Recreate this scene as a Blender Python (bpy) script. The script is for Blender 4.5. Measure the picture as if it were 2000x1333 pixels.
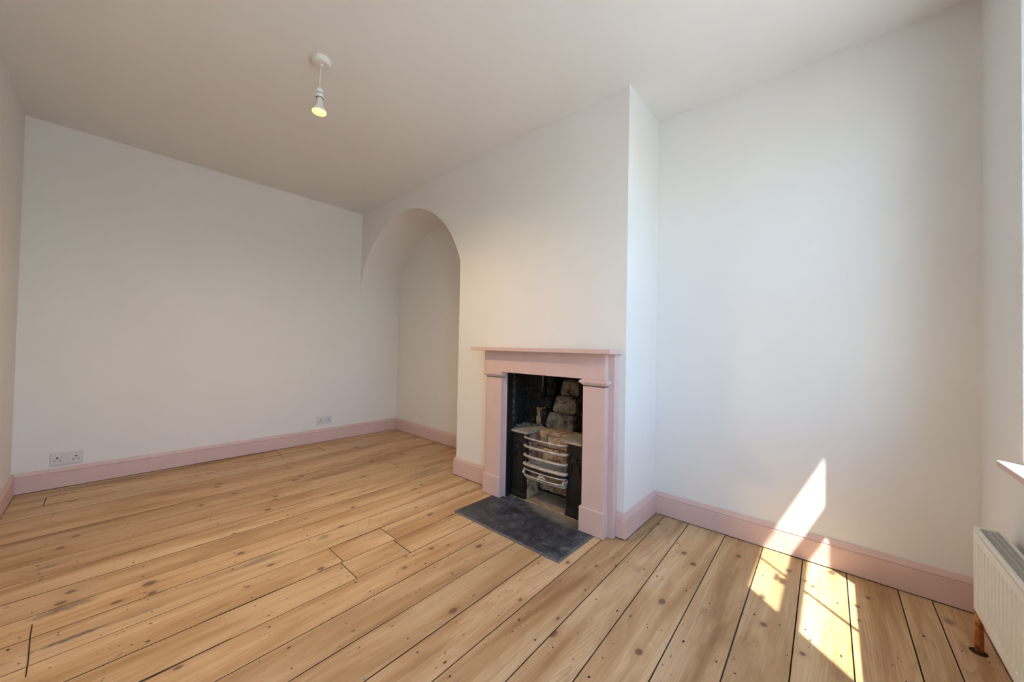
import bpy, bmesh, math, random
from mathutils import Vector, Matrix, noise
random.seed(7)
for o in list(bpy.data.objects): bpy.data.objects.remove(o)
SC = bpy.context.scene
COL = SC.collection
R = math.radians

# ------------------------------------------------------------------ room sizes (metres)
H = 2.53          # ceiling
YL = -2.315       # left wall
XW = 4.491        # window wall inner face
DR = 0.453        # depth of right recess behind the breast face (y = 0)
DL = 0.486        # depth of the arched alcove
XA, XB = 1.75, 3.182   # chimney breast from / to

# ------------------------------------------------------------------ camera
cam_d = bpy.data.cameras.new('camera'); cam = bpy.data.objects.new('camera', cam_d); COL.objects.link(cam)
yaw, pitch, roll = 0.7280, 0.0162, 0.0188
fw = Vector((-math.sin(yaw)*math.cos(pitch), math.cos(yaw)*math.cos(pitch), math.sin(pitch)))
ri = Vector((math.cos(yaw), math.sin(yaw), 0)); up = ri.cross(fw)
r2 = math.cos(roll)*ri + math.sin(roll)*up; u2 = -math.sin(roll)*ri + math.cos(roll)*up
M = Matrix((r2, u2, -fw)).transposed().to_4x4(); M.translation = Vector((4.0428, -1.9173, 1.0417))
cam.matrix_world = M
cam_d.sensor_width = 36.0; cam_d.lens = 705.74/2000*36.0; cam_d.clip_start = 0.02
SC.camera = cam

# ------------------------------------------------------------------ world, sun, exposure
SC.view_settings.view_transform = 'Standard'; SC.view_settings.look = 'None'
SC.view_settings.gamma = 1.0; SC.view_settings.use_curve_mapping = False
SC.view_settings.exposure = 1.41
SUN_DIR = Vector((-1.0, 0.95, -2.13)).normalized()
w = bpy.data.worlds.new('world'); SC.world = w; w.use_nodes = True
nt = w.node_tree; nt.nodes.clear()
sky = nt.nodes.new('ShaderNodeTexSky'); sky.sky_type = 'NISHITA'; sky.sun_disc = False
sky.sun_elevation = R(57); sky.sun_rotation = R(134); sky.air_density = 1.0; sky.dust_density = 1.0; sky.ozone_density = 1.0
bg = nt.nodes.new('ShaderNodeBackground'); bg.inputs['Strength'].default_value = 0.385
wo = nt.nodes.new('ShaderNodeOutputWorld')
tint = nt.nodes.new('ShaderNodeMix'); tint.data_type = 'RGBA'; tint.blend_type = 'MULTIPLY'; tint.inputs[0].default_value = 1.0
tint.inputs[7].default_value = (0.74, 1.0, 1.25, 1.0)      # the camera is white balanced between lamp and daylight, so the sky reads blue
nt.links.new(sky.outputs[0], tint.inputs[6]); nt.links.new(tint.outputs[2], bg.inputs[0]); nt.links.new(bg.outputs[0], wo.inputs[0])
sd = bpy.data.lights.new('sun', 'SUN'); sd.energy = 7.0; sd.angle = R(0.6); sd.color = (1.0, 1.0, 0.90)
sun = bpy.data.objects.new('sun', sd); COL.objects.link(sun)
sun.rotation_euler = SUN_DIR.to_track_quat('-Z', 'Y').to_euler(); sun.location = (7, -3, 6)

# ------------------------------------------------------------------ node material helpers
def new_mat(name):
    m = bpy.data.materials.new(name); m.use_nodes = True
    n = m.node_tree; n.nodes.clear()
    out = n.nodes.new('ShaderNodeOutputMaterial'); b = n.nodes.new('ShaderNodeBsdfPrincipled')
    n.links.new(b.outputs[0], out.inputs[0])
    return m, n, b
class N:
    def __init__(s, n): s.n = n
    def node(s, t, **kw):
        x = s.n.nodes.new(t)
        for k, v in kw.items(): setattr(x, k, v)
        return x
    def put(s, sock, v):
        if hasattr(v, 'is_output') or isinstance(v, bpy.types.NodeSocket): s.n.links.new(v, sock)
        else: sock.default_value = v
    def math(s, op, a, b=0.0, c=None, clamp=False):
        x = s.node('ShaderNodeMath', operation=op, use_clamp=clamp)
        s.put(x.inputs[0], a); s.put(x.inputs[1], b)
        if c is not None: s.put(x.inputs[2], c)
        return x.outputs[0]
    def vmath(s, op, a, b=(0, 0, 0)):
        x = s.node('ShaderNodeVectorMath', operation=op)
        s.put(x.inputs[0], a); s.put(x.inputs[1], b)
        return x.outputs['Value'] if op in ('LENGTH', 'DISTANCE', 'DOT_PRODUCT') else x.outputs[0]
    def noise(s, vec, scale, detail=3.0, rough=0.55, dist=0.0):
        x = s.node('ShaderNodeTexNoise'); s.put(x.inputs['Vector'], vec)
        x.inputs['Scale'].default_value = scale; x.inputs['Detail'].default_value = detail
        x.inputs['Roughness'].default_value = rough; x.inputs['Distortion'].default_value = dist
        return x.outputs['Fac']
    def ramp(s, f, stops):
        x = s.node('ShaderNodeValToRGB'); e = x.color_ramp.elements
        while len(e) > 1: e.remove(e[-1])
        e[0].position = stops[0][0]; e[0].color = (*stops[0][1], 1)
        for p, c in stops[1:]:
            q = e.new(p); q.color = (*c, 1)
        s.put(x.inputs[0], f); return x.outputs[0]
    def map(s, v, a, b, c=0.0, d=1.0):
        x = s.node('ShaderNodeMapRange'); s.put(x.inputs[0], v)
        for i, k in enumerate((a, b, c, d)): s.put(x.inputs[i+1], k)
        return x.outputs[0]
    def mix(s, f, a, b, mode='MIX'):
        x = s.node('ShaderNodeMix', data_type='RGBA', blend_type=mode)
        s.put(x.inputs[0], f)
        for i, v in ((6, a), (7, b)):
            s.put(x.inputs[i], (*v, 1) if isinstance(v, tuple) and len(v) == 3 else v)
        return x.outputs[2]
    def pos(s): return s.node('ShaderNodeNewGeometry').outputs['Position']
    def obj(s): return s.node('ShaderNodeTexCoord').outputs['Object']
    def rnd(s): return s.node('ShaderNodeObjectInfo').outputs['Random']
    def bump(s, b, h, strength=0.2, dist=0.01):
        x = s.node('ShaderNodeBump'); x.inputs['Strength'].default_value = strength; x.inputs['Distance'].default_value = dist
        s.put(x.inputs['Height'], h); s.n.links.new(x.outputs[0], b.inputs['Normal'])
def plain(name, col, rough=0.5, metal=0.0, var=0.06, scale=6.0, bump=0.0, bscale=80.0):
    m, n, b = new_mat(name); g = N(n)
    f = g.noise(g.pos(), scale, 3)
    lo = tuple(c*(1-var) for c in col); hi = tuple(min(1, c*(1+var)) for c in col)
    g.put(b.inputs['Base Color'], g.ramp(f, [(0.3, lo), (0.7, hi)]))
    b.inputs['Roughness'].default_value = rough; b.inputs['Metallic'].default_value = metal
    if bump: g.bump(b, g.noise(g.pos(), bscale, 4), bump, 0.004)
    return m

MT = {}
MT['wall'] = plain('wall_paint', (0.825, 0.79, 0.745), 0.75, 0, 0.012, 2.5, 0.10, 120)
MT['ceil'] = plain('ceiling_paint', (0.82, 0.79, 0.75), 0.85, 0, 0.012, 2.0, 0.06, 90)
MT['pink'] = plain('pink_paint', (0.69, 0.49, 0.445), 0.42, 0, 0.03, 9, 0.10, 60)
MT['white_gloss'] = plain('white_gloss', (0.83, 0.83, 0.82), 0.3, 0, 0.01, 9, 0.05, 60)
MT['plastic'] = plain('white_plastic', (0.70, 0.67, 0.67), 0.35, 0, 0.01, 9)
MT['plastic_rose'] = plain('rose_plastic', (0.78, 0.74, 0.70), 0.4, 0, 0.01, 9)
MT['hole'] = plain('socket_hole', (0.03, 0.03, 0.03), 0.6, 0, 0.0, 9)
MT['dark'] = plain('under_floor', (0.028, 0.018, 0.012), 0.95, 0, 0.2, 30)
MT['dirt_shade'] = plain('seam_dirt_shade', (0.035, 0.022, 0.014), 0.95, 0, 0.3, 40)  # dirt in the board seams, and the painted shade line under the skirting
MT['radiator'] = plain('radiator_enamel', (0.80, 0.80, 0.74), 0.28, 0, 0.01, 4)
MT['rad_grey'] = plain('grille_steel', (0.52, 0.52, 0.49), 0.35, 0.1, 0.05, 40)
MT['rad_dark'] = plain('radiator_inside', (0.10, 0.10, 0.095), 0.7, 0, 0.05, 20)
MT['ground'] = plain('outside_paving', (0.58, 0.56, 0.52), 0.9, 0, 0.2, 2, 0.2, 20)
MT['brick_out'] = plain('outside_render', (0.62, 0.58, 0.52), 0.9, 0, 0.05, 3, 0.2, 30)
MT['grout'] = plain('dust_mortar', (0.30, 0.23, 0.165), 0.95, 0, 0.35, 35, 0.5, 120)
MT['brass'] = plain('sash_brass', (0.45, 0.34, 0.16), 0.35, 0.8, 0.1, 30)

def m_copper():
    m, n, b = new_mat('painted_copper'); g = N(n)
    f = g.noise(g.pos(), 55, 4)
    g.put(b.inputs['Base Color'], g.ramp(f, [(0.3, (0.20, 0.05, 0.015)), (0.5, (0.50, 0.17, 0.05)), (0.72, (0.62, 0.30, 0.12))]))
    b.inputs['Metallic'].default_value = 0.35; b.inputs['Roughness'].default_value = 0.45
    return m
MT['copper'] = m_copper()

def m_iron():
    m, n, b = new_mat('blacked_iron'); g = N(n)
    f = g.noise(g.pos(), 28, 5, 0.65); d = g.noise(g.pos(), 160, 3, 0.7)
    c = g.ramp(f, [(0.35, (0.004, 0.004, 0.005)), (0.62, (0.011, 0.0105, 0.012)), (0.8, (0.045, 0.04, 0.036))])
    g.put(b.inputs['Base Color'], g.mix(g.map(d, 0.66, 0.78), c, (0.16, 0.15, 0.14)))
    b.inputs['Roughness'].default_value = 0.46; b.inputs['Specular IOR Level'].default_value = 0.45
    g.bump(b, d, 0.12, 0.002)
    return m
MT['iron'] = m_iron()
MT['steel'] = plain('dusty_steel', (0.50, 0.46, 0.42), 0.45, 0.35, 0.25, 30, 0.08, 120)
MT['hob'] = plain('dusty_hob', (0.44, 0.40, 0.345), 0.6, 0.25, 0.2, 18, 0.15, 90)

def m_slate():
    m, n, b = new_mat('slate'); g = N(n)
    p = g.pos()
    f = g.noise(p, 9, 7, 0.72, 0.8)
    c = g.ramp(f, [(0.30, (0.012, 0.014, 0.020)), (0.46, (0.026, 0.030, 0.040)), (0.58, (0.060, 0.066, 0.080)), (0.74, (0.165, 0.17, 0.18))])
    wsp = g.noise(g.vmath('MULTIPLY', p, (14.0, 34.0, 1)), 1.0, 5, 0.7, 1.2)
    c = g.mix(g.map(wsp, 0.56, 0.78, 0.0, 0.45), c, (0.20, 0.20, 0.20))
    sp = g.noise(p, 110, 2, 0.6)
    c = g.mix(g.map(sp, 0.69, 0.76), c, (0.46, 0.43, 0.39))
    # ash trodden out of the grate, and pale chipped edges
    d = g.vmath('DISTANCE', g.vmath('MULTIPLY', p, (1.0, 2.2, 0.0)), (2.78, 0.02, 0.0))
    d = g.math('ADD', d, g.math('MULTIPLY', g.noise(p, 14, 5), 0.26))
    c = g.mix(g.map(d, 0.22, 0.46, 0.85, 0.0), c, (0.30, 0.25, 0.20))
    sx = g.node('ShaderNodeSeparateXYZ'); g.put(sx.inputs[0], p)
    e1 = g.math('MINIMUM', g.math('SUBTRACT', 3.053, sx.outputs[0]), g.math('ADD', sx.outputs[1], 0.439))
    e1 = g.math('ADD', e1, g.math('MULTIPLY', g.math('SUBTRACT', g.noise(p, 60, 4), 0.5), 0.03))
    c = g.mix(g.map(e1, 0.0, 0.014, 0.75, 0.0), c, (0.26, 0.25, 0.24))
    g.put(b.inputs['Base Color'], c)
    g.put(b.inputs['Roughness'], g.map(f, 0.3, 0.7, 0.42, 0.7))
    g.bump(b, g.noise(p, 40, 5, 0.6), 0.25, 0.003)
    return m
MT['slate'] = m_slate()

def m_stone(name, stops, scale=22, bump=0.7):
    m, n, b = new_mat(name); g = N(n)
    p = g.pos()
    f = g.noise(p, scale, 6, 0.7)
    g.put(b.inputs['Base Color'], g.ramp(f, stops)); b.inputs['Roughness'].default_value = 0.95
    b.inputs['Specular IOR Level'].default_value = 0.2
    g.bump(b, g.noise(p, 60, 6, 0.7), bump, 0.008)
    return m
def m_soot(name, stops, scale):
    m = m_stone(name, stops, scale); n = m.node_tree; g = N(n); b = [q for q in n.nodes if q.type == 'BSDF_PRINCIPLED'][0]
    old = b.inputs['Base Color'].links[0].from_socket; p = g.pos(); sx = g.node('ShaderNodeSeparateXYZ'); g.put(sx.inputs[0], p)
    nz = g.noise(p, 34, 5, 0.7)
    # bare plaster where the soot has flaked: front edge of the left cheek, and along the crack
    k1 = g.math('MULTIPLY', g.map(sx.outputs[1], 0.025, 0.085, 1.0, 0.0), g.map(sx.outputs[2], 0.44, 0.50, 0.0, 1.0))
    k1 = g.math('MULTIPLY', k1, g.map(sx.outputs[2], 0.60, 0.90, 1.0, 0.45))
    k2 = g.math('MULTIPLY', g.map(sx.outputs[0], 2.378, 2.388, 0.0, 1.0), g.map(sx.outputs[2], 0.70, 0.80, 0.0, 1.0))
    k2 = g.math('MULTIPLY', k2, g.map(sx.outputs[1], 0.302, 0.306, 1.0, 0.0))
    k = g.math('MAXIMUM', g.math('MULTIPLY', k1, g.map(nz, 0.46, 0.60)), g.math('MULTIPLY', k2, g.map(nz, 0.36, 0.5)))
    g.put(b.inputs['Base Color'], g.mix(k, old, (0.42, 0.37, 0.31)))
    return m
MT['soot'] = m_soot('sooted_render', [(0.35, (0.014, 0.011, 0.010)), (0.56, (0.042, 0.035, 0.030)), (0.66, (0.09, 0.078, 0.065)), (0.75, (0.40, 0.36, 0.31))], 26)
MT['black'] = m_stone('soot_black', [(0.3, (0.004, 0.003, 0.003)), (0.7, (0.014, 0.011, 0.010))], 20)
MT['stone'] = m_stone('sooted_stone', [(0.36, (0.05, 0.04, 0.03)), (0.48, (0.22, 0.175, 0.13)), (0.64, (0.40, 0.325, 0.245))], 18, 0.9)
MT['fireclay'] = m_stone('fireclay', [(0.34, (0.10, 0.062, 0.04)), (0.48, (0.38, 0.26, 0.17)), (0.66, (0.62, 0.49, 0.36))], 20, 0.8)
MT['pinkbrick'] = m_stone('pink_firebrick', [(0.3, (0.16, 0.075, 0.055)), (0.5, (0.36, 0.20, 0.16)), (0.72, (0.46, 0.36, 0.30))], 26, 0.6)
MT['orange'] = m_stone('broken_brick', [(0.36, (0.02, 0.014, 0.01)), (0.44, (0.40, 0.19, 0.08)), (0.58, (0.80, 0.50, 0.26))], 30, 0.7)
MT['tile'] = m_stone('hearth_tile', [(0.3, (0.17, 0.14, 0.11)), (0.7, (0.27, 0.23, 0.18))], 12, 0.2)

def m_wood():
    m, n, b = new_mat('pine_board'); g = N(n)
    p = g.pos(); r = g.rnd()
    comb = g.node('ShaderNodeCombineXYZ')
    g.put(comb.inputs[0], g.math('MULTIPLY', r, 17.0)); g.put(comb.inputs[1], g.math('MULTIPLY', r, 53.0)); g.put(comb.inputs[2], g.math('MULTIPLY', r, 9.0))
    q = g.vmath('ADD', p, comb.outputs[0])
    # knots: random small ones plus the large ones seen in the boards
    vor = g.node('ShaderNodeTexVoronoi'); vor.voronoi_dimensions = '2D'; vor.inputs['Scale'].default_value = 1.0
    g.put(vor.inputs['Vector'], g.vmath('MULTIPLY', q, (4.2, 2.6, 0)))
    sep = g.node('ShaderNodeSeparateColor'); g.put(sep.inputs[0], vor.outputs['Color'])
    rad = g.map(sep.outputs[0], 0.35, 1.0, 0.0, 0.062)
    kd = g.math('DIVIDE', vor.outputs['Distance'], g.math('MAXIMUM', rad, 0.001))
    KN = [(1.059,-1.999,.012),(1.177,-2.044,.014),(1.701,-1.989,.014),(1.772,-2.012,.014),(1.858,-1.769,.020),(1.948,-1.767,.013),(1.864,-1.452,.014),(2.275,-1.232,.013),(.977,-1.308,.014),(.992,-.938,.018),(1.225,-1.131,.014),(.755,-1.367,.014),(1.046,-1.492,.014),(1.416,-1.224,.016),(.45,-.215,.018),(.985,-.322,.020),(.963,-.018,.020),(1.287,-.548,.014),(2.548,-.965,.010),(2.541,-.703,.008),(3.472,.08,.014),(3.535,.01,.014),(3.545,-.673,.013),(3.197,-.33,.008),(3.845,-.222,.012),(3.884,.273,.013),(4.117,.166,.010),(3.965,-.29,.009),(3.976,.203,.008),(3.081,-.401,.010)]
    for kx, ky, kr in KN:
        d = g.vmath('DISTANCE', g.vmath('MULTIPLY', p, (1.0, 0.8, 0)), (kx, ky*0.8, 0))
        kd = g.math('MINIMUM', kd, g.math('DIVIDE', d, kr))
    knot = g.map(kd, 0.65, 1.15, 1.0, 0.0)
    halo = g.map(kd, 0.8, 3.4, 1.0, 0.0)
    # growth rings running along the board, pushed aside around knots
    warp = g.noise(g.vmath('MULTIPLY', q, (5.5, 0.55, 1)), 1.0, 2, 0.45)
    sx = g.node('ShaderNodeSeparateXYZ'); g.put(sx.inputs[0], q)
    ph = g.math('ADD', g.math('MULTIPLY', sx.outputs[0], 60.0), g.math('MULTIPLY', warp, 30.0))
    ph = g.math('ADD', ph, g.math('MULTIPLY', halo, 5.0))
    ring = g.math('FRACT', ph)
    ring = g.math('POWER', ring, 1.8)
    ring = g.math('MULTIPLY', ring, g.map(ring, 0.90, 1.0, 1.0, 0.0))
    fine = g.noise(g.vmath('MULTIPLY', q, (190.0, 3.0, 1)), 1.0, 4, 0.65)
    streak = g.noise(g.vmath('MULTIPLY', q, (46.0, 0.9, 1)), 1.0, 4, 0.6, 0.3)
    broad = g.noise(g.vmath('MULTIPLY', q, (8.0, 1.0, 1)), 1.0, 4, 0.62, 0.5)
    c = g.ramp(broad, [(0.30, (0.345, 0.195, 0.090)), (0.43, (0.510, 0.325, 0.170)), (0.55, (0.635, 0.440, 0.258)), (0.72, (0.700, 0.510, 0.325))])
    ringmask = g.map(g.noise(g.vmath('MULTIPLY', q, (4.0, 1.3, 1)), 1.0, 2, 0.5), 0.40, 0.68, 0.08, 0.50)
    c = g.mix(g.math('MULTIPLY', ring, ringmask), c, (0.33, 0.175, 0.070))
    c = g.mix(g.map(streak, 0.52, 0.74, 0.0, 0.38), c, (0.31, 0.165, 0.070))
    c = g.mix(g.map(fine, 0.40, 0.75, 0.0, 0.22), c, (0.30, 0.165, 0.080))
    # per-board tint
    t = g.ramp(r, [(0.0, (0.86, 0.82, 0.78)), (0.3, (1.0, 1.0, 1.0)), (0.55, (1.0, 0.93, 0.88)), (0.8, (1.06, 1.06, 1.05)), (1.0, (0.90, 0.86, 0.80))])
    c = g.mix(1.0, c, t, 'MULTIPLY')
    # grey-black stains left from the old finish
    st = g.noise(g.vmath('MULTIPLY', p, (13.0, 3.0, 1)), 1.0, 5, 0.65, 0.5)
    c = g.mix(g.map(st, 0.60, 0.80, 0.0, 0.60), c, (0.19, 0.11, 0.06))
    st2 = g.noise(g.vmath('MULTIPLY', q, (70.0, 30.0, 1)), 1.0, 2, 0.5)
    c = g.mix(g.map(st2, 0.71, 0.77, 0.0, 0.8), c, (0.10, 0.055, 0.03))
    STN = [(1.376,-2.066,.014,.06,.6),(1.821,-1.981,.035,.07,.5),(1.83,-2.036,.025,.05,.45),(1.997,-1.112,.022,.035,.55),(1.998,-1.395,.03,.10,.4),(1.781,-.408,.022,.022,.6),(2.186,-.565,.016,.028,.8),(4.384,.30,.016,.03,.6),(2.063,-1.975,.012,.10,.85),(2.07,-2.15,.010,.06,.6),(2.075,-1.80,.010,.09,.4),(2.66,-1.30,.05,.10,.12),(2.19,-.80,.03,.28,.22),(1.55,-.15,.05,.2,.35),(.10,-1.9,.06,.6,.4)]
    sn = g.math('MULTIPLY', g.math('SUBTRACT', g.noise(p, 38, 4, 0.65), 0.5), 1.6)
    for cx, cy, ra, rb, k in STN:
        d = g.vmath('LENGTH', g.vmath('DIVIDE', g.vmath('SUBTRACT', g.vmath('MULTIPLY', p, (1, 1, 0)), (cx, cy, 0)), (ra, rb, 1)))
        c = g.mix(g.map(g.math('ADD', d, sn), 0.35, 1.25, k, 0.0), c, (0.085, 0.07, 0.062))
    for cx, cy, ra in ((3.457, -.272, .017), (3.259, -.393, .012), (3.608, -.579, .015)):
        d = g.vmath('DISTANCE', g.vmath('MULTIPLY', p, (1, 1, 0)), (cx, cy, 0))
        c = g.mix(g.map(g.math('ADD', d, g.math('MULTIPLY', sn, 0.01)), ra*0.6, ra, 0.6, 0.0), c, (0.42, 0.38, 0.31))
    c = g.mix(g.math('MULTIPLY', halo, 0.28), c, (0.36, 0.17, 0.06))
    c = g.mix(g.math('MULTIPLY', knot, 0.82), c, (0.115, 0.065, 0.045))
    g.put(b.inputs['Base Color'], c)
    g.put(b.inputs['Roughness'], g.map(fine, 0.3, 0.7, 0.42, 0.58))
    b.inputs['Specular IOR Level'].default_value = 0.35
    g.bump(b, g.math('ADD', g.math('MULTIPLY', fine, 0.6), g.math('MULTIPLY', ring, 0.5)), 0.10, 0.002)
    return m
MT['wood'] = m_wood()

def m_glass():
    m = bpy.data.materials.new('window_glass'); m.use_nodes = True; n = m.node_tree; n.nodes.clear()
    o = n.nodes.new('ShaderNodeOutputMaterial'); t = n.nodes.new('ShaderNodeBsdfTransparent'); gl = n.nodes.new('ShaderNodeBsdfGlossy')
    gl.inputs['Roughness'].default_value = 0.02; t.inputs[0].default_value = (0.96, 0.98, 0.97, 1)
    lw = n.nodes.new('ShaderNodeLayerWeight'); lw.inputs[0].default_value = 0.5; pw = n.nodes.new('ShaderNodeMath'); pw.operation = 'POWER'; pw.inputs[1].default_value = 4.0
    ma = n.nodes.new('ShaderNodeMath'); ma.operation = 'MULTIPLY_ADD'; ma.inputs[1].default_value = 0.8; ma.inputs[2].default_value = 0.03; mx = n.nodes.new('ShaderNodeMixShader')
    n.links.new(lw.outputs['Facing'], pw.inputs[0]); n.links.new(pw.outputs[0], ma.inputs[0]); n.links.new(ma.outputs[0], mx.inputs[0])
    n.links.new(t.outputs[0], mx.inputs[1]); n.links.new(gl.outputs[0], mx.inputs[2]); n.links.new(mx.outputs[0], o.inputs[0])
    return m
MT['glass'] = m_glass()
def m_emit():
    m, n, b = new_mat('lit_bulb_face')
    b.inputs['Base Color'].default_value = (0.9, 0.8, 0.6, 1)
    b.inputs['Emission Color'].default_value = (1.0, 0.80, 0.22, 1); b.inputs['Emission Strength'].default_value = 0.42
    return m
MT['bulb'] = m_emit()

# ------------------------------------------------------------------ mesh helpers
def obj(name, bm, mat, parent=None, smooth=False, **props):
    me = bpy.data.meshes.new(name); bmesh.ops.recalc_face_normals(bm, faces=bm.faces); bm.to_mesh(me); bm.free()
    if isinstance(mat, str): mat = MT[mat]
    me.materials.append(mat)
    if smooth:
        for p in me.polygons: p.use_smooth = True
    o = bpy.data.objects.new(name, me); COL.objects.link(o)
    if parent: o.parent = parent
    for k, v in props.items(): o[k] = v
    return o
def empty(name, loc, label=None, category=None, group=None):
    o = bpy.data.objects.new(name, None); COL.objects.link(o); o.location = loc; o.empty_display_size = 0.1
    if label: o['label'] = label
    if category: o['category'] = category
    if group: o['group'] = group
    bpy.context.view_layer.update()
    return o
def S(name, bm, mat, parent=None, **kw): return obj(name, bm, mat, parent, kind='structure', **kw)
def B(): return bmesh.new()
def box(bm, x0, x1, y0, y1, z0, z1, bev=0.0):
    v = [bm.verts.new((x, y, z)) for z in (z0, z1) for y in (y0, y1) for x in (x0, x1)]
    fs = [(0, 2, 3, 1), (4, 5, 7, 6), (0, 1, 5, 4), (2, 6, 7, 3), (0, 4, 6, 2), (1, 3, 7, 5)]
    f = [bm.faces.new([v[i] for i in q]) for q in fs]
    if bev:
        es = list({e for a in f for e in a.edges})
        bmesh.ops.bevel(bm, geom=es, offset=bev, segments=2, affect='EDGES', profile=0.6)
    return bm
def BX(*a, **k): return box(B(), *a, **k)
def poly(bm, pts, h, axis='Z', base=0.0):
    """prism from a 2-D outline; axis is the extrusion direction"""
    def P(a, b, c): return {'Z': (a, b, c), 'Y': (a, c, b), 'X': (c, a, b)}[axis]
    lo = [bm.verts.new(P(a, b, base)) for a, b in pts]; hi = [bm.verts.new(P(a, b, base+h)) for a, b in pts]
    f1 = bm.faces.new(lo); f2 = bm.faces.new(hi); n = len(pts)
    for i in range(n): bm.faces.new((lo[i], lo[(i+1) % n], hi[(i+1) % n], hi[i]))
    return bm, f1, f2
def lathe(bm, prof, cx, cy, seg=32):
    rings = []
    for r, z in prof:
        if r < 1e-5: rings.append([bm.verts.new((cx, cy, z))])
        else: rings.append([bm.verts.new((cx+r*math.cos(2*math.pi*i/seg), cy+r*math.sin(2*math.pi*i/seg), z)) for i in range(seg)])
    for a, b in zip(rings, rings[1:]):
        for i in range(seg):
            j = (i+1) % seg
            if len(a) == 1 and len(b) == 1: continue
            if len(a) == 1: bm.faces.new((a[0], b[i], b[j]))
            elif len(b) == 1: bm.faces.new((a[i], a[j], b[0]))
            else: bm.faces.new((a[i], a[j], b[j], b[i]))
    return bm
def tube(bm, pts, rx, rz=None, seg=10, closed=False):
    """tube along a polyline; rx in the horizontal, rz in the vertical direction of the section"""
    rz = rz or rx; pts = [Vector(p) for p in pts]; rings = []; n = len(pts)
    for i, p in enumerate(pts):
        a = pts[(i-1) % n] if (closed or i > 0) else p; b = pts[(i+1) % n] if (closed or i < n-1) else p
        t = (b-a).normalized(); ref = Vector((0, 0, 1)) if abs(t.z) < 0.95 else Vector((0, 1, 0))
        s = t.cross(ref).normalized(); u = s.cross(t).normalized()
        rings.append([bm.verts.new(p + s*rx*math.cos(2*math.pi*k/seg) + u*rz*math.sin(2*math.pi*k/seg)) for k in range(seg)])
    m = n if closed else n-1
    for i in range(m):
        a, b = rings[i], rings[(i+1) % n]
        for k in range(seg): bm.faces.new((a[k], a[(k+1) % seg], b[(k+1) % seg], b[k]))
    if not closed: bm.faces.new(rings[0]); bm.faces.new(rings[-1])
    return bm
def rough_box(x0, x1, y0, y1, z0, z1, cuts=3, amp=0.006, seed=0, taper=(0, 0)):
    bm = BX(x0, x1, y0, y1, z0, z1)
    bmesh.ops.bevel(bm, geom=list(bm.edges), offset=min(x1-x0, y1-y0, z1-z0)*0.14, segments=1, affect='EDGES')
    bmesh.ops.subdivide_edges(bm, edges=list(bm.edges), cuts=cuts, use_grid_fill=True)
    for v in bm.verts:
        k = (v.co.z-z0)/(z1-z0); v.co.x += taper[0]*k*(1 if v.co.x < (x0+x1)/2 else 0); v.co.y += taper[1]*k
        n = noise.noise_vector(v.co*28 + Vector((seed*3.1, seed, 0))) + 0.5*noise.noise_vector(v.co*70 + Vector((seed, 0, 9)))
        v.co += n*amp
    return bm
def rough_wall(p0, p1, z0, z1, nx=14, nz=14, amp=0.004, seed=0, thick=0.03):
    """rough upright sheet with thickness from p0 to p1 (x, y)"""
    bm = B(); a = Vector((*p0, 0)); b = Vector((*p1, 0)); nrm = Vector((-(b-a).y, (b-a).x, 0)).normalized()
    g = []
    for i in range(nx+1):
        row = []
        for j in range(nz+1):
            c = a.lerp(b, i/nx) + Vector((0, 0, z0+(z1-z0)*j/nz))
            c += nrm*amp*(noise.noise(c*24+Vector((seed, 0, 0)))*1.6 + noise.noise(c*60+Vector((0, seed, 0))))
            row.append(bm.verts.new(c))
        g.append(row)
    fs = []
    for i in range(nx):
        for j in range(nz): fs.append(bm.faces.new((g[i][j], g[i+1][j], g[i+1][j+1], g[i][j+1])))
    bmesh.ops.recalc_face_normals(bm, faces=fs)
    r = bmesh.ops.extrude_face_region(bm, geom=fs)
    bmesh.ops.translate(bm, verts=[v for v in r['geom'] if isinstance(v, bmesh.types.BMVert)], vec=nrm*thick)
    return bm

# ------------------------------------------------------------------ floor
floor = S('floor', BX(-0.05, XW+0.05, YL-0.05, 0.55, -0.06, -0.022), 'dark')
seams = [(0.012, 0.012), (0.20, 0.20), (0.388, 0.330), (0.576, 0.490), (0.772, 0.668), (0.935, 0.882), (1.118, 1.072), (1.293, 1.276), (1.467, 1.440), (1.636, 1.610), (1.808, 1.776), (1.968, 1.940), (2.140, 2.108), (2.305, 2.282), (2.474, 2.445), (2.640, 2.598), (2.805, 2.768), (2.976, 2.938), (3.130, 3.095), (3.305, 3.255), (3.478, 3.395), (3.642, 3.588), (3.800, 3.764), (3.962, 3.929), (4.112, 4.090), (4.277, 4.256), (4.366, 4.356), (4.482, 4.482)]
joints = {0: [-0.81], 1: [-2.153, -0.825, -0.478], 6: [-0.228], 12: [-1.138, -0.86], 13: [-1.150, -0.875]}
Y0 = YL+0.012
HEX0, HEX1, HEY = 2.262, 3.055, -0.441      # hearth notch
steps = [(-1, XA-0.004, DL-0.012), (XA-0.004, HEX0, -0.006), (HEX0, HEX1, HEY), (HEX1, XB+0.003, -0.006), (XB+0.003, 9, DR-0.012)]
def top_outline(xl, xr):
    out = []
    for a, b, y in steps:
        lo, hi = max(a, xl), min(b, xr)
        if hi - lo > 0.004: out += [(lo, y), (hi, y)]
    out[0] = (xl, out[0][1]); out[-1] = (xr, out[-1][1])
    return out                                         # left to right
def xs(s, y):
    t = (y+2.2)/2.65; return s[0]+(s[1]-s[0])*t
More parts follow.
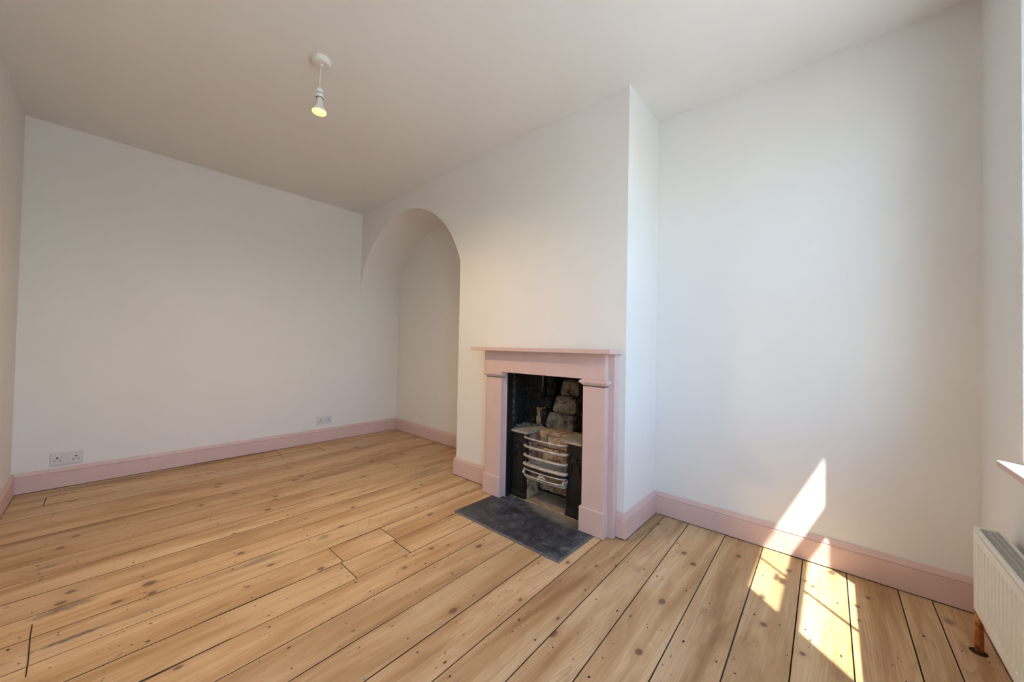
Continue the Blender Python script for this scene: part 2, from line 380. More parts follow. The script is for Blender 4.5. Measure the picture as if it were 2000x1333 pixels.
for i in range(len(seams)-1):
    gap = random.uniform(0.0006, 0.0013) if i < 14 else random.uniform(0.0008, 0.0014)
    a, b = seams[i], seams[i+1]
    ymax = max(q[1] for q in top_outline(xs(a, 0), xs(b, 0)))
    cuts = [Y0] + sorted(joints.get(i, [])) + [None]
    for k in range(len(cuts)-1):
        ya = cuts[k] + (0.0009 if k else 0); yb = cuts[k+1]
        if yb is None:
            pts = [(xs(a, ya)+gap, ya), (xs(b, ya)-gap, ya)]
            tl = top_outline(xs(a, 0)+gap, xs(b, 0)-gap); xm = (xs(a, 0)+xs(b, 0))/2
            for j, (px, py) in enumerate(reversed(tl)):
                if j == 0: px = xs(b, py)-gap
                if j == len(tl)-1: px = xs(a, py)+gap
                pts.append((px, py))
        else:
            yb -= 0.0009
            pts = [(xs(a, ya)+gap, ya), (xs(b, ya)-gap, ya), (xs(b, yb)-gap, yb), (xs(a, yb)+gap, yb)]
        bm = B(); dz = random.uniform(-0.0012, 0.0)
        _, f1, f2 = poly(bm, pts, 0.022, 'Z', -0.022)
        for v in f2.verts: v.co.z = dz
        bmesh.ops.bevel(bm, geom=list(f2.edges), offset=0.0009, segments=1, affect='EDGES')
        bm.normal_update(); sides = [abs(f.normal.z) < 0.9 for f in bm.faces]
        pk = obj('plank', bm, 'wood', floor); pk.data.materials.append(MT['dirt_shade'])
        for f, sd_ in zip(pk.data.polygons, sides): f.material_index = 1 if sd_ else 0
# joints that have opened up
for si, ya, yb, wd in ((14, -2.0, -1.70, 0.009), (14, -1.71, -1.60, 0.004), (13, -1.66, -1.36, 0.0055), (12, -1.06, -0.74, 0.005), (13, -0.52, -0.442, 0.007), (6, -1.15, -1.02, 0.004), (20, -1.2, -0.55, 0.004), (22, -0.7, 0.1, 0.004), (1, -2.145, -2.03, 0.008), (2, -2.15, -1.98, 0.005), (2, -1.5, -0.83, 0.004), (8, -1.3, -0.9, 0.004), (16, -1.5, -1.2, 0.003)):
    bm = B(); L = []; Rr = []
    for k in range(9):
        y = ya+(yb-ya)*k/8; h = wd*(0.25+0.75*math.sin(math.pi*k/8))*random.uniform(0.7, 1.0)/2+0.0006; x = xs(seams[si], y)
        L.append(bm.verts.new((x-h, y, 0.0005))); Rr.append(bm.verts.new((x+h, y, 0.0005)))
    for k in range(8): bm.faces.new((L[k], Rr[k], Rr[k+1], L[k+1]))
    obj('open_joint', bm, 'dark', floor)
# saw cut across three boards near the left wall
bm = B(); L = [(1.872, -2.071), (1.95, -2.069), (2.02, -2.065), (2.10, -2.060), (2.195, -2.057)]
vs = [(bm.verts.new((x, y-0.0016, 0.0005)), bm.verts.new((x, y+0.0016, 0.0005))) for x, y in L]
for a, b in zip(vs, vs[1:]): bm.faces.new((a[0], b[0], b[1], a[1]))
obj('saw_cut', bm, 'dark', floor)
# nail holes along the joists
bm = B()
for jy in (-2.09, -1.79, -1.49, -1.17, -0.86, -0.52, -0.20, 0.12):
    for i in range(len(seams)-1):
        for s, e in ((seams[i], 1), (seams[i+1], -1)):
            if random.random() < 0.25: continue
            y = jy + random.uniform(-0.022, 0.022); x = xs(s, y) + e*random.uniform(0.022, 0.045)
            if x < 0.05 or x > 4.45 or (y > -0.05 and XA-0.06 < x < XB+0.05) or (y > HEY-0.02 and HEX0-0.02 < x < HEX1+0.02): continue
            ra, rb = random.uniform(0.002, 0.0045), random.uniform(0.003, 0.0075)
            bm.faces.new([bm.verts.new((x+ra*math.cos(t*math.pi/4)*random.uniform(.6, 1.2), y+rb*math.sin(t*math.pi/4)*random.uniform(.6, 1.2), 0.0004)) for t in range(8)])
for k in range(260):                             # woodworm and tack holes
    x, y = random.uniform(0.1, 4.35), random.uniform(-2.2, 0.38)
    if (y > -0.05 and XA-0.06 < x < XB+0.05) or (y > HEY-0.02 and HEX0-0.02 < x < HEX1+0.02): continue
    for j in range(random.choice((1, 1, 1, 2, 3))):
        r = random.uniform(0.0010, 0.0026); px, py = x+random.gauss(0, .006), y+random.gauss(0, .015)
        bm.faces.new([bm.verts.new((px+r*math.cos(t*math.pi/3), py+r*1.3*math.sin(t*math.pi/3), 0.0004)) for t in range(6)])
obj('nail_mark', bm, 'dark', floor, kind='stuff')

# ------------------------------------------------------------------ walls and ceiling
S('ceiling', BX(-0.1, XW+0.3, YL-0.1, 0.75, H, H+0.1), 'ceil')
S('wall_left', BX(-0.1, XW+0.3, YL-0.1, YL, -0.06, H), 'wall')
S('wall_back', BX(-0.1, 0.0, YL, 0.75, -0.06, H), 'wall')
# chimney wall: one upright slab with the arched alcove and the fire opening cut out of it
ZS, ZT = 1.738, 2.362; hw = XA/2
Ra = (hw*hw+(ZT-ZS)**2)/(2*(ZT-ZS)); zc = ZT-Ra; a0 = math.asin(hw/Ra)
arc = [(hw+Ra*math.sin(-a0+2*a0*i/48), zc+Ra*math.cos(-a0+2*a0*i/48)) for i in range(1, 48)] + [(XA, ZS)]
arc = [q for q in arc if q[0] > 0.16]; q0 = arc[0]
arc = [(q0[0]*(1-t)**2, q0[1]*(1-t)**2 + 2*t*(1-t)*(q0[1]-q0[0]*1.05) + t*t*1.60) for t in [k/10 for k in range(10, 0, -1)]] + arc
FX0, FX1, FZ, YB = 2.19, 3.06, 0.96, 0.60
bm = B()
lo = [(bm.verts.new((x, 0, z)), bm.verts.new((x, YB, z)), bm.verts.new((x, 0, H)), bm.verts.new((x, YB, H))) for x, z in arc]
for p, q in zip(lo, lo[1:]):
    bm.faces.new((p[0], q[0], q[2], p[2])); bm.faces.new((p[1], q[1], q[3], p[3]))
lo = [(bm.verts.new((x, 0, z)), bm.verts.new((x, YB, z))) for x, z in arc]
for p, q in zip(lo, lo[1:]): bm.faces.new((p[0], q[0], q[1], p[1])).smooth = True
box(bm, XA, FX0, 0, YB, -0.03, H); box(bm, FX0, FX1, 0, YB, FZ, H); box(bm, FX1, XB, 0, YB, -0.03, H)
ob = S('wall_chimney', bm, 'wall')
S('wall_alcove', BX(0.0, XA, DL, DL+0.10, -0.03, H-0.06), 'wall')
S('wall_recess', BX(XB, XW+0.3, DR, DR+0.12, -0.06, H), 'wall')
# window wall, 0.28 m thick, the sash opening plus an unseen one added for fill
WT = 0.27; WZ0, WZ1 = 0.68, 2.36
W1 = (-0.94, 0.021); W_FILL = (-2.26, -1.36); W_FILL_Z = 0.15  # second opening is added behind the camera to let in fill light
bm = B()
ys = [YL, W_FILL[0], W_FILL[1], W1[0], W1[1], DR]
for k in (0, 2, 4): box(bm, XW, XW+WT, ys[k], ys[k+1], -0.06, H)
for a, z in ((W1, WZ0), (W_FILL, W_FILL_Z)):
    box(bm, XW, XW+WT, a[0], a[1], -0.06, z); box(bm, XW, XW+WT, a[0], a[1], WZ1, H)
S('wall_window', bm, 'wall')
# outside: eaves with gutter, wall above, ground
bm = B(); poly(bm, [(XW+WT, 2.62), (4.965, 2.55), (4.965, 2.63), (XW+WT, 2.95)], 6.0, 'Y', -4.0)
S('trim_1', bm, 'brick_out')
S('ground', BX(XW+WT, 30, -22, 22, -0.4, -0.25), 'ground')

# ------------------------------------------------------------------ skirting, mitred profile swept along the walls
PROF = [(0.0, 0.0030), (0.018, 0.0030), (0.018, 0.105), (0.0125, 0.1085), (0.0165, 0.1135), (0.008, 0.137), (0.0, 0.138)]
def skirting(path, names, amp=0.0013):
    P = [Vector(p) for p in path]; n = len(P)
    def nrm(a, b): d = (b-a).normalized(); return Vector((d.y, -d.x))
    off = []
    for i in range(n):
        if i == 0: off.append(nrm(P[0], P[1]))
        elif i == n-1: off.append(nrm(P[-2], P[-1]))
        else:
            a, b = nrm(P[i-1], P[i]), nrm(P[i], P[i+1]); m = (a+b).normalized(); off.append(m/max(0.2, m.dot(a)))
    for i in range(n-1):
        if names[i] is None: continue
        L = (P[i+1]-P[i]).length; k = max(2, int(L/0.05)); bm = B(); rows = []
        for j in range(k+1):
            t = j/k; c = P[i].lerp(P[i+1], t); o = off[i].lerp(off[i+1], t); row = []
            for q, (d, z) in enumerate(PROF):
                p = c+o*d
                jz = amp*noise.noise(Vector((p.x*9, p.y*9, z*5+i))) if q in (0, 1, 5, 6) else amp*0.5*noise.noise(Vector((p.x*7, p.y*7, z)))
                row.append(bm.verts.new((p.x, p.y, z+jz)))
            rows.append(row)
        m = len(PROF)
        for j in range(k):
            for q in range(m): bm.faces.new((rows[j][q], rows[j+1][q], rows[j+1][(q+1) % m], rows[j][(q+1) % m]))
        bm.faces.new(rows[0]); bm.faces.new(rows[-1])
        S(names[i], bm, 'pink')
        gm = B(); rw = []                     # dark strip painted in for the shadow gap under the skirting
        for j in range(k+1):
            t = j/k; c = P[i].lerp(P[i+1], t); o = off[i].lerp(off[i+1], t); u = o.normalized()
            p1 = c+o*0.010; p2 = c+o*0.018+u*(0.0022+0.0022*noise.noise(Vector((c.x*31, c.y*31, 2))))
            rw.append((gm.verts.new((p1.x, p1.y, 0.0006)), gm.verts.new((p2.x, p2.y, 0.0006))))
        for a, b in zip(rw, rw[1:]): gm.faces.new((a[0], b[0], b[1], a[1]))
        obj('edge_shadow', gm, 'dirt_shade', floor)
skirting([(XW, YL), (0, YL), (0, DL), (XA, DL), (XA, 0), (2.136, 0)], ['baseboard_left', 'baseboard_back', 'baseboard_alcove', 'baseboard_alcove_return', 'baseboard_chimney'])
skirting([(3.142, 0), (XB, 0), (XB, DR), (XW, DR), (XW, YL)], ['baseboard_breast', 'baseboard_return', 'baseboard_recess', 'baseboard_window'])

# ------------------------------------------------------------------ windows
def window(name, y0, y1, WZ0):
    root = S(name, B(), 'white_gloss')
    XI, XO = 4.558, 4.604
    f = B()                                     # box frame and stiles
    box(f, XI-0.02, XO+0.03, y0, y0+0.045, WZ0, WZ1); box(f, XI-0.02, XO+0.03, y1-0.045, y1, WZ0, WZ1)
    box(f, XI-0.02, XO+0.03, y0, y1, WZ1-0.045, WZ1); box(f, XI-0.02, XO+0.06, y0, y1, WZ0-0.02, WZ0+0.03)
    obj('frame', f, 'white_gloss', root)
    ya, yb, zm = y0+0.088, y1-0.089, 1.4175
    for z0, z1 in ((WZ0+0.03, zm), (zm, WZ1-0.045)):
        s = B(); box(s, XI, XO, y0+0.045, ya, z0, z1); box(s, XI, XO, yb, y1-0.045, z0, z1)
        t, bt = (0.03, 0.055) if z0 < 1 else (0.05, 0.03)
        box(s, XI, XO, ya, yb, z0, z0+bt); box(s, XI, XO, ya, yb, z1-t, z1)
        sash = obj('sash', s, 'white_gloss', root); ym = (ya+yb)/2
        obj('glazing_bar', BX(XI+0.016, XO-0.016, ym-0.004, ym+0.004, z0+bt, z1-t), 'white_gloss', sash)
        for p0, p1 in ((ya, ym-0.004), (ym+0.004, yb)):
            obj('pane', BX(XI+0.021, XI+0.025, p0, p1, z0+bt, z1-t), 'glass', sash)
    c = B(); box(c, XI-0.012, XI+0.01, ym-0.06, ym-0.01, zm+0.03, zm+0.045); tube(c, [(XI-0.004, ym-0.035, zm+0.045), (XI-0.004, ym-0.035, zm+0.09)], 0.006); tube(c, [(XI-0.004, ym-0.075, zm+0.092), (XI-0.004, ym-0.005, zm+0.085)], 0.007)
    obj('sash_lock', c, 'brass', root)
    sl = B(); box(sl, 4.4415, XI, y0-0.016, y1+0.016, WZ0+0.0005, WZ0+0.02, bev=0.004)
    obj('window_sill', sl, 'pink', root)
    pl = bpy.data.lights.new('portal', 'AREA'); pl.shape = 'RECTANGLE'; pl.size = WZ1-WZ0; pl.size_y = y1-y0; pl.cycles.is_portal = True
    po = bpy.data.objects.new('portal', pl); COL.objects.link(po); po.location = (XW+WT+0.02, (y0+y1)/2, (WZ0+WZ1)/2); po.rotation_euler = (0, R(90), 0)
window('window_1', *W1, WZ0); window('added_fill_window', *W_FILL, W_FILL_Z)  # the second window is unseen, added to brighten the room

# ------------------------------------------------------------------ firebox lining (part of the chimney wall)
fb = S('wall_firebox', rough_wall((2.335, 0.008), (2.214, 0.33), 0.0, 0.97, 16, 34, 0.005, 1), 'soot')
obj('back_render', rough_wall((2.205, 0.30), (2.392, 0.30), 0.40, 0.97, 12, 30, 0.004, 2), 'soot', fb)
obj('void_back', rough_wall((2.15, 0.43), (3.06, 0.43), 0.0, 0.97, 12, 16, 0.005, 3), 'black', fb)
obj('right_cheek', rough_wall((3.03, 0.30), (2.955, 0.008), 0.0, 0.95, 12, 24, 0.004, 4), 'black', fb)
obj('throat', BX(2.2, 3.05, 0.005, 0.58, 0.955, 0.975), 'black', fb)
obj('stone', rough_box(2.548, 2.70, 0.285, 0.40, 0.700, 0.812, 3, 0.007, 1, (0.02, 0.01)), 'stone', fb)
obj('stone', rough_box(2.490, 2.69, 0.262, 0.40, 0.568, 0.694, 3, 0.008, 2, (0.035, 0.012)), 'stone', fb)
obj('stone', rough_box(2.452, 2.685, 0.235, 0.40, 0.448, 0.565, 3, 0.008, 3, (0.02, 0.015)), 'stone', fb)
obj('stone', rough_box(2.695, 2.99, 0.325, 0.42, 0.44, 0.66, 3, 0.006, 4), 'soot', fb)
obj('stone', rough_box(2.70, 2.99, 0.315, 0.42, 0.665, 0.93, 3, 0.006, 5), 'soot', fb)
obj('brick', rough_box(2.400, 2.452, 0.305, 0.40, 0.585, 0.675, 3, 0.004, 6), 'soot', fb)
obj('brick', rough_box(2.408, 2.447, 0.315, 0.40, 0.68, 0.95, 3, 0.004, 7), 'soot', fb)
obj('brick', rough_box(2.350, 2.398, 0.272, 0.36, 0.462, 0.585, 4, 0.008, 8), 'orange', fb)
obj('brick', rough_box(2.392, 2.448, 0.266, 0.36, 0.462, 0.572, 4, 0.005, 9), 'soot', fb)
# fire basket lining: brick cheeks each side, clay back, then the ash pit below
for k, (z0, z1) in enumerate(((0.255, 0.325), (0.328, 0.395), (0.398, 0.448))):
    obj('brick', rough_box(2.455, 2.497, 0.022+0.004*k, 0.115, z0, z1, 2, 0.004, 20+k), 'pinkbrick', fb)
    obj('brick', rough_box(2.775, 2.815, 0.022+0.004*k, 0.115, z0, z1, 2, 0.004, 30+k), 'pinkbrick', fb)
for k, (x0, x1, z0, z1) in enumerate(((2.47, 2.62, 0.25, 0.345), (2.622, 2.80, 0.25, 0.345), (2.47, 2.56, 0.348, 0.446), (2.563, 2.80, 0.348, 0.446))):
    obj('brick', rough_box(x0, x1, 0.112+0.004*k, 0.2, z0, z1, 3, 0.006, 40+k), 'fireclay', fb)
obj('ledge', rough_box(2.50, 2.78, 0.12, 0.26, 0.435, 0.462, 3, 0.006, 50), 'fireclay', fb)
obj('brick', rough_box(2.440, 2.493, 0.008, 0.135, 0.006, 0.185, 3, 0.005, 51), 'fireclay', fb)
obj('brick', rough_box(2.800, 2.85, 0.012, 0.15, 0.006, 0.22, 2, 0.005, 52), 'fireclay', fb)
obj('brick', rough_box(2.47, 2.63, 0.165, 0.21, 0.035, 0.25, 3, 0.005, 53), 'fireclay', fb)
obj('brick', rough_box(2.633, 2.82, 0.168, 0.21, 0.035, 0.25, 3, 0.005, 54), 'fireclay', fb)
obj('tile', BX(2.497, 2.80, 0.040, 0.158, -0.01, 0.020, bev=0.002), 'tile', fb)
bm = rough_box(2.30, 3.0, -0.012, 0.20, -0.022, 0.012, 5, 0.004, 55)
obj('mortar_bed', bm, 'grout', fb)
for k in range(9):
    x = 2.29+0.016*k+random.uniform(-.004, .004); y = 0.10+0.018*k; s = random.uniform(0.006, 0.013)
    obj('rubble', rough_box(x-s, x+s, y-s, y+s, 0.4655, 0.4655+s*1.3, 1, 0.003, 60+k), 'stone' if k % 2 else 'grout', fb)

# ------------------------------------------------------------------ hearth slab
hp = [(2.264, -0.438), (2.66, -0.4395), (3.053, -0.438), (3.051, -0.090), (2.952, -0.088), (2.952, -0.030), (2.80, -0.018), (2.36, -0.010), (2.350, -0.088), (2.266, -0.090)]
bm, f1, f2 = poly(B(), hp, 0.026, 'Z', -0.0215)
bmesh.ops.bevel(bm, geom=list(f2.edges), offset=0.003, segments=2, affect='EDGES')
o = obj('hearth_slab', bm, 'slate'); o['label'] = 'worn dark slate hearth slab let into the boards before the fireplace'; o['category'] = 'hearth'

# ------------------------------------------------------------------ painted fire surround
fs = empty('fire_surround', (2.645, -0.05, 0), 'pale pink painted wooden fire surround with mantel shelf on the chimney breast', 'fireplace')
def part(name, bm, mat, root, **kw):
    o = obj(name, bm, mat, root, **kw); o.matrix_parent_inverse = root.matrix_world.inverted(); return o
YP, YBK = -0.092, -0.052
bm = B(); box(bm, 2.136, 2.342, YBK, -0.001, 0.0, 1.012); box(bm, 2.950, 3.141, YBK, -0.001, 0.0, 1.012); box(bm, 2.342, 2.950, YBK, -0.001, 0.866, 1.012)
part('backing_board', bm, 'pink', fs)
part('frieze', BX(2.163, 3.105, YP, YBK, 0.866, 1.012, bev=0.0015), 'pink', fs)
for x0, x1, p0, p1 in ((2.180, 2.324, 2.165, 2.331), (2.969, 3.107, 2.956, 3.112)):
    pil = part('pilaster', BX(x0, x1, YP, YBK, 0.140, 0.832, bev=0.0015), 'pink', fs)
    part('plinth', BX(p0, p1, YP-0.009, YBK, 0.002, 0.141, bev=0.003), 'pink', fs)
    c = B()                                   # capital: hollow moulding under a flat fillet
    for a, z0, z1 in ((0.0, 0.826, 0.833), (0.004, 0.833, 0.838), (0.009, 0.838, 0.843), (0.015, 0.843, 0.849), (0.019, 0.849, 0.856), (0.014, 0.856, 0.862), (0.004, 0.862, 0.866)):
        box(c, x0-a, x1+a, YP-a, YBK, z0, z1)
    part('capital', c, 'pink', fs)
sh = BX(2.062, 3.163, -0.152, -0.001, 1.012, 1.036)
bmesh.ops.bevel(sh, geom=list(sh.edges), offset=0.0025, segments=2, affect='EDGES')
part('mantel_shelf', sh, 'pink', fs)

# ------------------------------------------------------------------ cast iron hob grate
gr = empty('fire_grate', (2.645, 0.0, 0.0), 'black cast iron hob grate with bowed steel bars inside the fire opening', 'grate')
for x0, x1 in ((2.3425, 2.352), (2.940, 2.9495)): part('side_strip', BX(x0, x1, -0.050, 0.0, 0.006, 0.955), 'iron', gr)
def hob_panel(x0, x1):
    zt = 0.452
    b = BX(x0, x1, 0.0, 0.022, 0.006, zt, bev=0.002); p = part('hob_panel', b, 'iron', gr)
    cx = (x0+x1)/2; w = (x1-x0)/2-0.017; za = 0.345
    pts = [(cx-w, -0.002, 0.075)] + [(cx-w*math.cos(t*math.pi/14), -0.002, za+w*1.1*math.sin(t*math.pi/14)) for t in range(15)] + [(cx+w, -0.002, 0.075)]
    a = B(); tube(a, pts, 0.0042, seg=8, closed=True)
    def sub(n, bm): 
        o = obj(n, bm, 'iron', p, smooth=True); o.matrix_parent_inverse = p.matrix_world.inverted(); return o
    bpy.context.view_layer.update()
    sub('arch_moulding', a)
    l = B()
    for k, an in enumerate((-70, -35, 0, 35, 70)):
        c = Vector((cx, -0.003, za-0.004)); d = Vector((math.sin(R(an)), 0, math.cos(R(an))))
        r = bmesh.ops.create_uvsphere(l, u_segments=10, v_segments=6, radius=1.0)
        m = Matrix.Translation(c+d*0.020) @ Matrix.Rotation(R(an), 4, 'Y') @ Matrix.Diagonal((0.0065, 0.006, 0.016, 1)); bmesh.ops.transform(l, matrix=m, verts=r['verts'])
    for sx in (-1, 1):
        pts = [(cx+sx*w*0.72*q, -0.003, za-0.006-0.075*q*q) for q in (0.2, 0.5, 0.8, 1.0)]
        tube(l, pts, 0.0035, seg=6)
        r = bmesh.ops.create_uvsphere(l, u_segments=10, v_segments=6, radius=1.0)
        bmesh.ops.transform(l, matrix=Matrix.Translation((cx+sx*w*0.62, -0.004, za-0.02)) @ Matrix.Diagonal((0.008, 0.006, 0.011, 1)), verts=r['verts'])
    r = bmesh.ops.create_uvsphere(l, u_segments=10, v_segments=6, radius=1.0)
    bmesh.ops.transform(l, matrix=Matrix.Translation((cx, -0.005, za)) @ Matrix.Diagonal((0.009, 0.007, 0.009, 1)), verts=r['verts'])
    sub('leaf_ornament', l)
    t = B(); box(t, x0-0.001, x1+0.001, -0.010, 0.004, 0.006, 0.040, bev=0.002); box(t, x0+0.004, x1-0.004, -0.006, 0.004, 0.040, 0.052, bev=0.002)
    sub('foot_moulding', t)
hob_panel(2.3525, 2.486); hob_panel(2.806, 2.9395)
def hob_plate(pts):
    b, f1, f2 = poly(B(), pts, 0.013, 'Z', 0.452); bmesh.ops.bevel(b, geom=list(f2.edges), offset=0.003, segments=2, affect='EDGES')
    p = part('hob_plate', b, 'hob', gr)
hob_plate([(2.346, -0.012), (2.500, -0.016), (2.500, 0.205), (2.40, 0.262), (2.247, 0.262)])
hob_plate([(2.792, -0.016), (2.946, -0.012), (3.02, 0.262), (2.80, 0.262), (2.735, 0.165)])
# bowed bars
def bow(x0, x1, z, d, n=28, y0=0.004):
    pts = []
    for i in range(n+1):
        t = math.pi*i/n; c = -math.cos(t); s = math.sin(t)
        pts.append(((x0+x1)/2 + (x1-x0)/2*math.copysign(abs(c)**0.85, c), y0 - d*s**0.55, z))
    return pts
for z, rx, rz in ((0.4345, 0.0070, 0.0065), (0.3785, 0.0090, 0.0085), (0.3165, 0.0100, 0.0090), (0.2590, 0.0120, 0.0100)):
    part('fire_bar', tube(B(), bow(2.478, 2.814, z, 0.046), rx, rz, 10), 'steel', gr, smooth=True)
fr = part('fret_rail', tube(B(), bow(2.478, 2.814, 0.240, 0.047), 0.004, 0.006, 8), 'iron', gr, smooth=True)
b = B(); tube(b, bow(2.480, 2.812, 0.228, 0.052), 0.0045, 0.0045, 8); tube(b, bow(2.480, 2.812, 0.191, 0.052), 0.005, 0.006, 8); tube(b, bow(2.482, 2.810, 0.178, 0.047), 0.005, 0.004, 8)
part('fret_moulding', b, 'steel', gr, smooth=True)
pp = bow(2.480, 2.812, 0.208, 0.050, 40)
for ii in (2, 20, 38):
    b = B(); c = Vector(pp[ii]); t = (Vector(pp[min(40, ii+1)])-Vector(pp[max(0, ii-1)])).normalized()
    for q in range(-2, 3):
        r = bmesh.ops.create_uvsphere(b, u_segments=10, v_segments=6, radius=1.0)
        bmesh.ops.transform(b, matrix=Matrix.Translation(c+t*0.012*q+Vector((0, 0, 0.004*((q % 2)*2-1)))) @ Matrix.Diagonal((0.009, 0.008, 0.013-0.002*abs(q), 1)), verts=r['verts'])
    part('rosette', b, 'steel', gr, smooth=True)
# slotted bottom grate
bm = B(); rim = bow(2.500, 2.792, 0.262, 0.036, 28, 0.012)
tube(bm, rim, 0.006, 0.006, 8); box(bm, 2.497, 2.795, 0.092, 0.112, 0.256, 0.268); box(bm, 2.495, 2.507, 0.01, 0.1, 0.256, 0.268); box(bm, 2.785, 2.797, 0.01, 0.1, 0.256, 0.268)
part('bottom_grate_rim', bm, 'hob', gr)
for k in range(10):
    x = 2.522+0.0275*k; s = 0.026 - 0.036*max(0.0, 1-((k-4.5)/5)**2)**0.5
    part('grate_bar', tube(B(), [(x-0.018, s, 0.263), (x+0.022, 0.094, 0.263)], 0.0055, 0.005, 6), 'hob', gr)

# ------------------------------------------------------------------ radiator under the window
rd = empty('radiator', (4.43, -0.5, 0.0), 'white double panel radiator with ribbed front and top grille under the window', 'radiator')
RX, RY0, RY1, RZ0, RZ1 = 4.403, -1.02, 0.085, 0.178, 0.455
bm = B(); pitch = 0.0333; yy = RY1-0.018
prof = [(RY1, RX+0.004), (RY1-0.004, RX)]
while yy > RY0+0.04:
    prof += [(yy, RX), (yy-0.004, RX+0.007), (yy-0.014, RX+0.007), (yy-0.018, RX)]; yy -= pitch
prof += [(RY0+0.004, RX), (RY0, RX+0.004)]
zz = [RZ0, RZ0+0.030, RZ0+0.040, RZ1-0.052, RZ1-0.042, RZ1-0.012]
cols = []
for y, x in prof:
    col = []
    for k, z in enumerate(zz):
        col.append(bm.verts.new((x if k in (2, 3) else (RX if RY0+0.003 < y < RY1-0.003 else RX+0.004), y, z)))
    cols.append(col)
for a, b in zip(cols, cols[1:]):
    for k in range(len(zz)-1): bm.faces.new((a[k], b[k], b[k+1], a[k+1]))
part('front_panel', bm, 'radiator', rd)
part('front_skin', BX(RX+0.008, RX+0.016, RY0+0.002, RY1-0.002, RZ0+0.002, RZ1-0.012), 'radiator', rd)
part('back_panel', BX(4.452, 4.462, RY0, RY1, RZ0, RZ1-0.010, bev=0.002), 'radiator', rd)
part('convector', BX(RX+0.018, 4.450, RY0+0.01, RY1-0.012, RZ0+0.01, RZ1-0.03), 'rad_dark', rd)
for y0, y1 in ((RY1-0.001, RY1+0.0025), (RY0-0.0025, RY0+0.001)):
    part('end_panel', BX(RX+0.002, 4.463, y0, y1, RZ0+0.004, RZ1, bev=0.001), 'radiator', rd)
bm = B(); box(bm, RX+0.0005, RX+0.011, RY0, RY1, RZ1-0.014, RZ1, bev=0.003); box(bm, 4.455, 4.464, RY0, RY1, RZ1-0.014, RZ1, bev=0.003)
box(bm, RX+0.01, 4.456, RY1-0.012, RY1, RZ1-0.012, RZ1-0.001); box(bm, RX+0.01, 4.456, RY0, RY0+0.012, RZ1-0.012, RZ1-0.001)
tg = part('top_grille', bm, 'radiator', rd)
bm = B(); y = RY0+0.018
while y < RY1-0.016:
    box(bm, RX+0.010, 4.456, y, y+0.0038, RZ1-0.010, RZ1-0.003); y += 0.0085
box(bm, RX+0.026, RX+0.029, RY0+0.01, RY1-0.01, RZ1-0.012, RZ1-0.002); box(bm, RX+0.039, RX+0.042, RY0+0.01, RY1-0.01, RZ1-0.012, RZ1-0.002)
part('grille_slats', bm, 'rad_grey', rd, kind='stuff')
bm = B(); tube(bm, [(4.427, 0.147, -0.02), (4.427, 0.147, 0.10), (4.428, 0.147, 0.188), (4.429, 0.135, 0.206), (4.43, 0.085, 0.21)], 0.011, seg=14)
part('supply_pipe', bm, 'copper', rd, smooth=True)
part('pipe_hole', lathe(B(), [(0.0, 0.0006), (0.022, 0.0006), (0.018, 0.0025), (0.011, 0.003)], 4.425, 0.146, 18), 'dark', rd)  # dark raised disc stands in for the open hole round the pipe
for y in (-0.12, -0.80):
    part('wall_bracket', BX(4.460, 4.4895, y-0.015, y+0.015, 0.21, 0.42), 'radiator', rd)

# ------------------------------------------------------------------ twin sockets on the back wall
def socket(y, z, bev, label):
    t = empty('wall_socket', (0, y, z), label, 'socket', 'twin sockets on the back wall')
    pts = []; w2, h2 = 0.073, 0.043
    for cx, cy, a0 in ((w2-bev, h2-bev, 0), (-w2+bev, h2-bev, 90), (-w2+bev, -h2+bev, 180), (w2-bev, -h2+bev, 270)):
        for k in range(5): a = R(a0+22.5*k); pts.append((y+cx+bev*math.cos(a), z+cy+bev*math.sin(a)))
    bm, f1, f2 = poly(B(), pts, 0.0095, 'X', 0.0005); bmesh.ops.bevel(bm, geom=list(f2.edges), offset=0.0025, segments=2, affect='EDGES')
    part('face_plate', bm, 'plastic', t)
    for s in (-1, 1):
        part('rocker_switch', BX(0.009, 0.0125, y+s*0.0125-0.0075, y+s*0.0125+0.0075, z+0.008, z+0.030, bev=0.0015), 'plastic', t)
        yo = y+s*0.042
        part('pin_hole', BX(0.0092, 0.0103, yo-0.0045, yo+0.0045, z+0.003, z+0.013), 'hole', t)
        for q in (-1, 1): part('pin_hole', BX(0.0092, 0.0103, yo+q*0.0125-0.0048, yo+q*0.0125+0.0048, z-0.014, z-0.0095), 'hole', t)
socket(-2.083, 0.199, 0.009, 'white twin wall socket with round corners, near the left wall')
socket(-0.356, 0.223, 0.003, 'white twin wall socket with square corners, nearer the alcove')

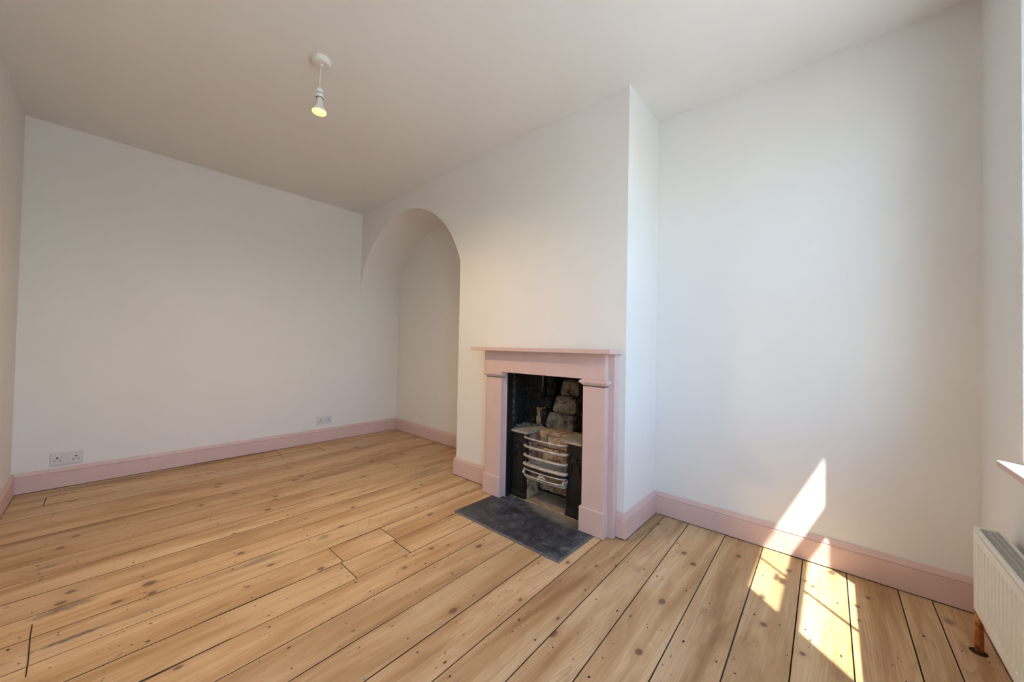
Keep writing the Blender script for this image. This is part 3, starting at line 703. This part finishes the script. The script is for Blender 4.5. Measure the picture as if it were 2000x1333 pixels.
# ------------------------------------------------------------------ pendant light
PX, PY = 2.030, -1.203
pt = empty('pendant_light', (PX, PY, H), 'white ceiling rose with flex holding a lit bare reflector bulb', 'ceiling light')
part('ceiling_rose', lathe(B(), [(0.0, H-0.0005), (0.047, H-0.0005), (0.047, H-0.012), (0.044, H-0.022), (0.036, H-0.027), (0.010, H-0.029), (0.008, H-0.034), (0.0, H-0.034)], PX, PY), 'plastic_rose', pt, smooth=False)
part('flex', tube(B(), [(PX, PY, H-0.032), (PX-0.002, PY-0.003, H-0.06), (PX-0.003, PY-0.004, 2.42), (PX-0.003, PY-0.003, 2.375)], 0.0028, seg=8), 'plastic_rose', pt, smooth=True)
hx, hy = PX-0.003, PY-0.003
part('lamp_holder', lathe(B(), [(0.0, 2.380), (0.010, 2.379), (0.0165, 2.366), (0.0175, 2.352), (0.0175, 2.350), (0.0150, 2.349), (0.0150, 2.346), (0.0185, 2.345), (0.0185, 2.328), (0.0160, 2.326), (0.0, 2.326)], hx, hy, 24), 'white_gloss', pt)
for zr, rr in ((2.3475, 0.0166), (2.3265, 0.0174)):
    part('holder_ring', lathe(B(), [(rr-0.004, zr+0.0016), (rr, zr+0.0016), (rr, zr-0.0016), (rr-0.004, zr-0.0016)], hx, hy, 24), 'rad_dark', pt)
bl = part('bulb', lathe(B(), [(0.0, 2.330), (0.0140, 2.328), (0.0140, 2.318), (0.0165, 2.312), (0.0175, 2.292), (0.026, 2.275), (0.0335, 2.262), (0.0345, 2.254)], hx, hy, 28), 'plastic_rose', pt, smooth=True)
lf = obj('lit_face', lathe(B(), [(0.0345, 2.254), (0.033, 2.249), (0.022, 2.245), (0.0, 2.243)], hx, hy, 28), 'bulb', bl, smooth=True)
lf.matrix_parent_inverse = bl.matrix_world.inverted()
ld = bpy.data.lights.new('bulb_light', 'SPOT'); ld.energy = 38; ld.color = (1.0, 0.71, 0.37); ld.shadow_soft_size = 0.03; ld.spot_size = R(172); ld.spot_blend = 1.0
lo = bpy.data.objects.new('bulb_light', ld); COL.objects.link(lo); lo.location = (hx, hy, 2.238)
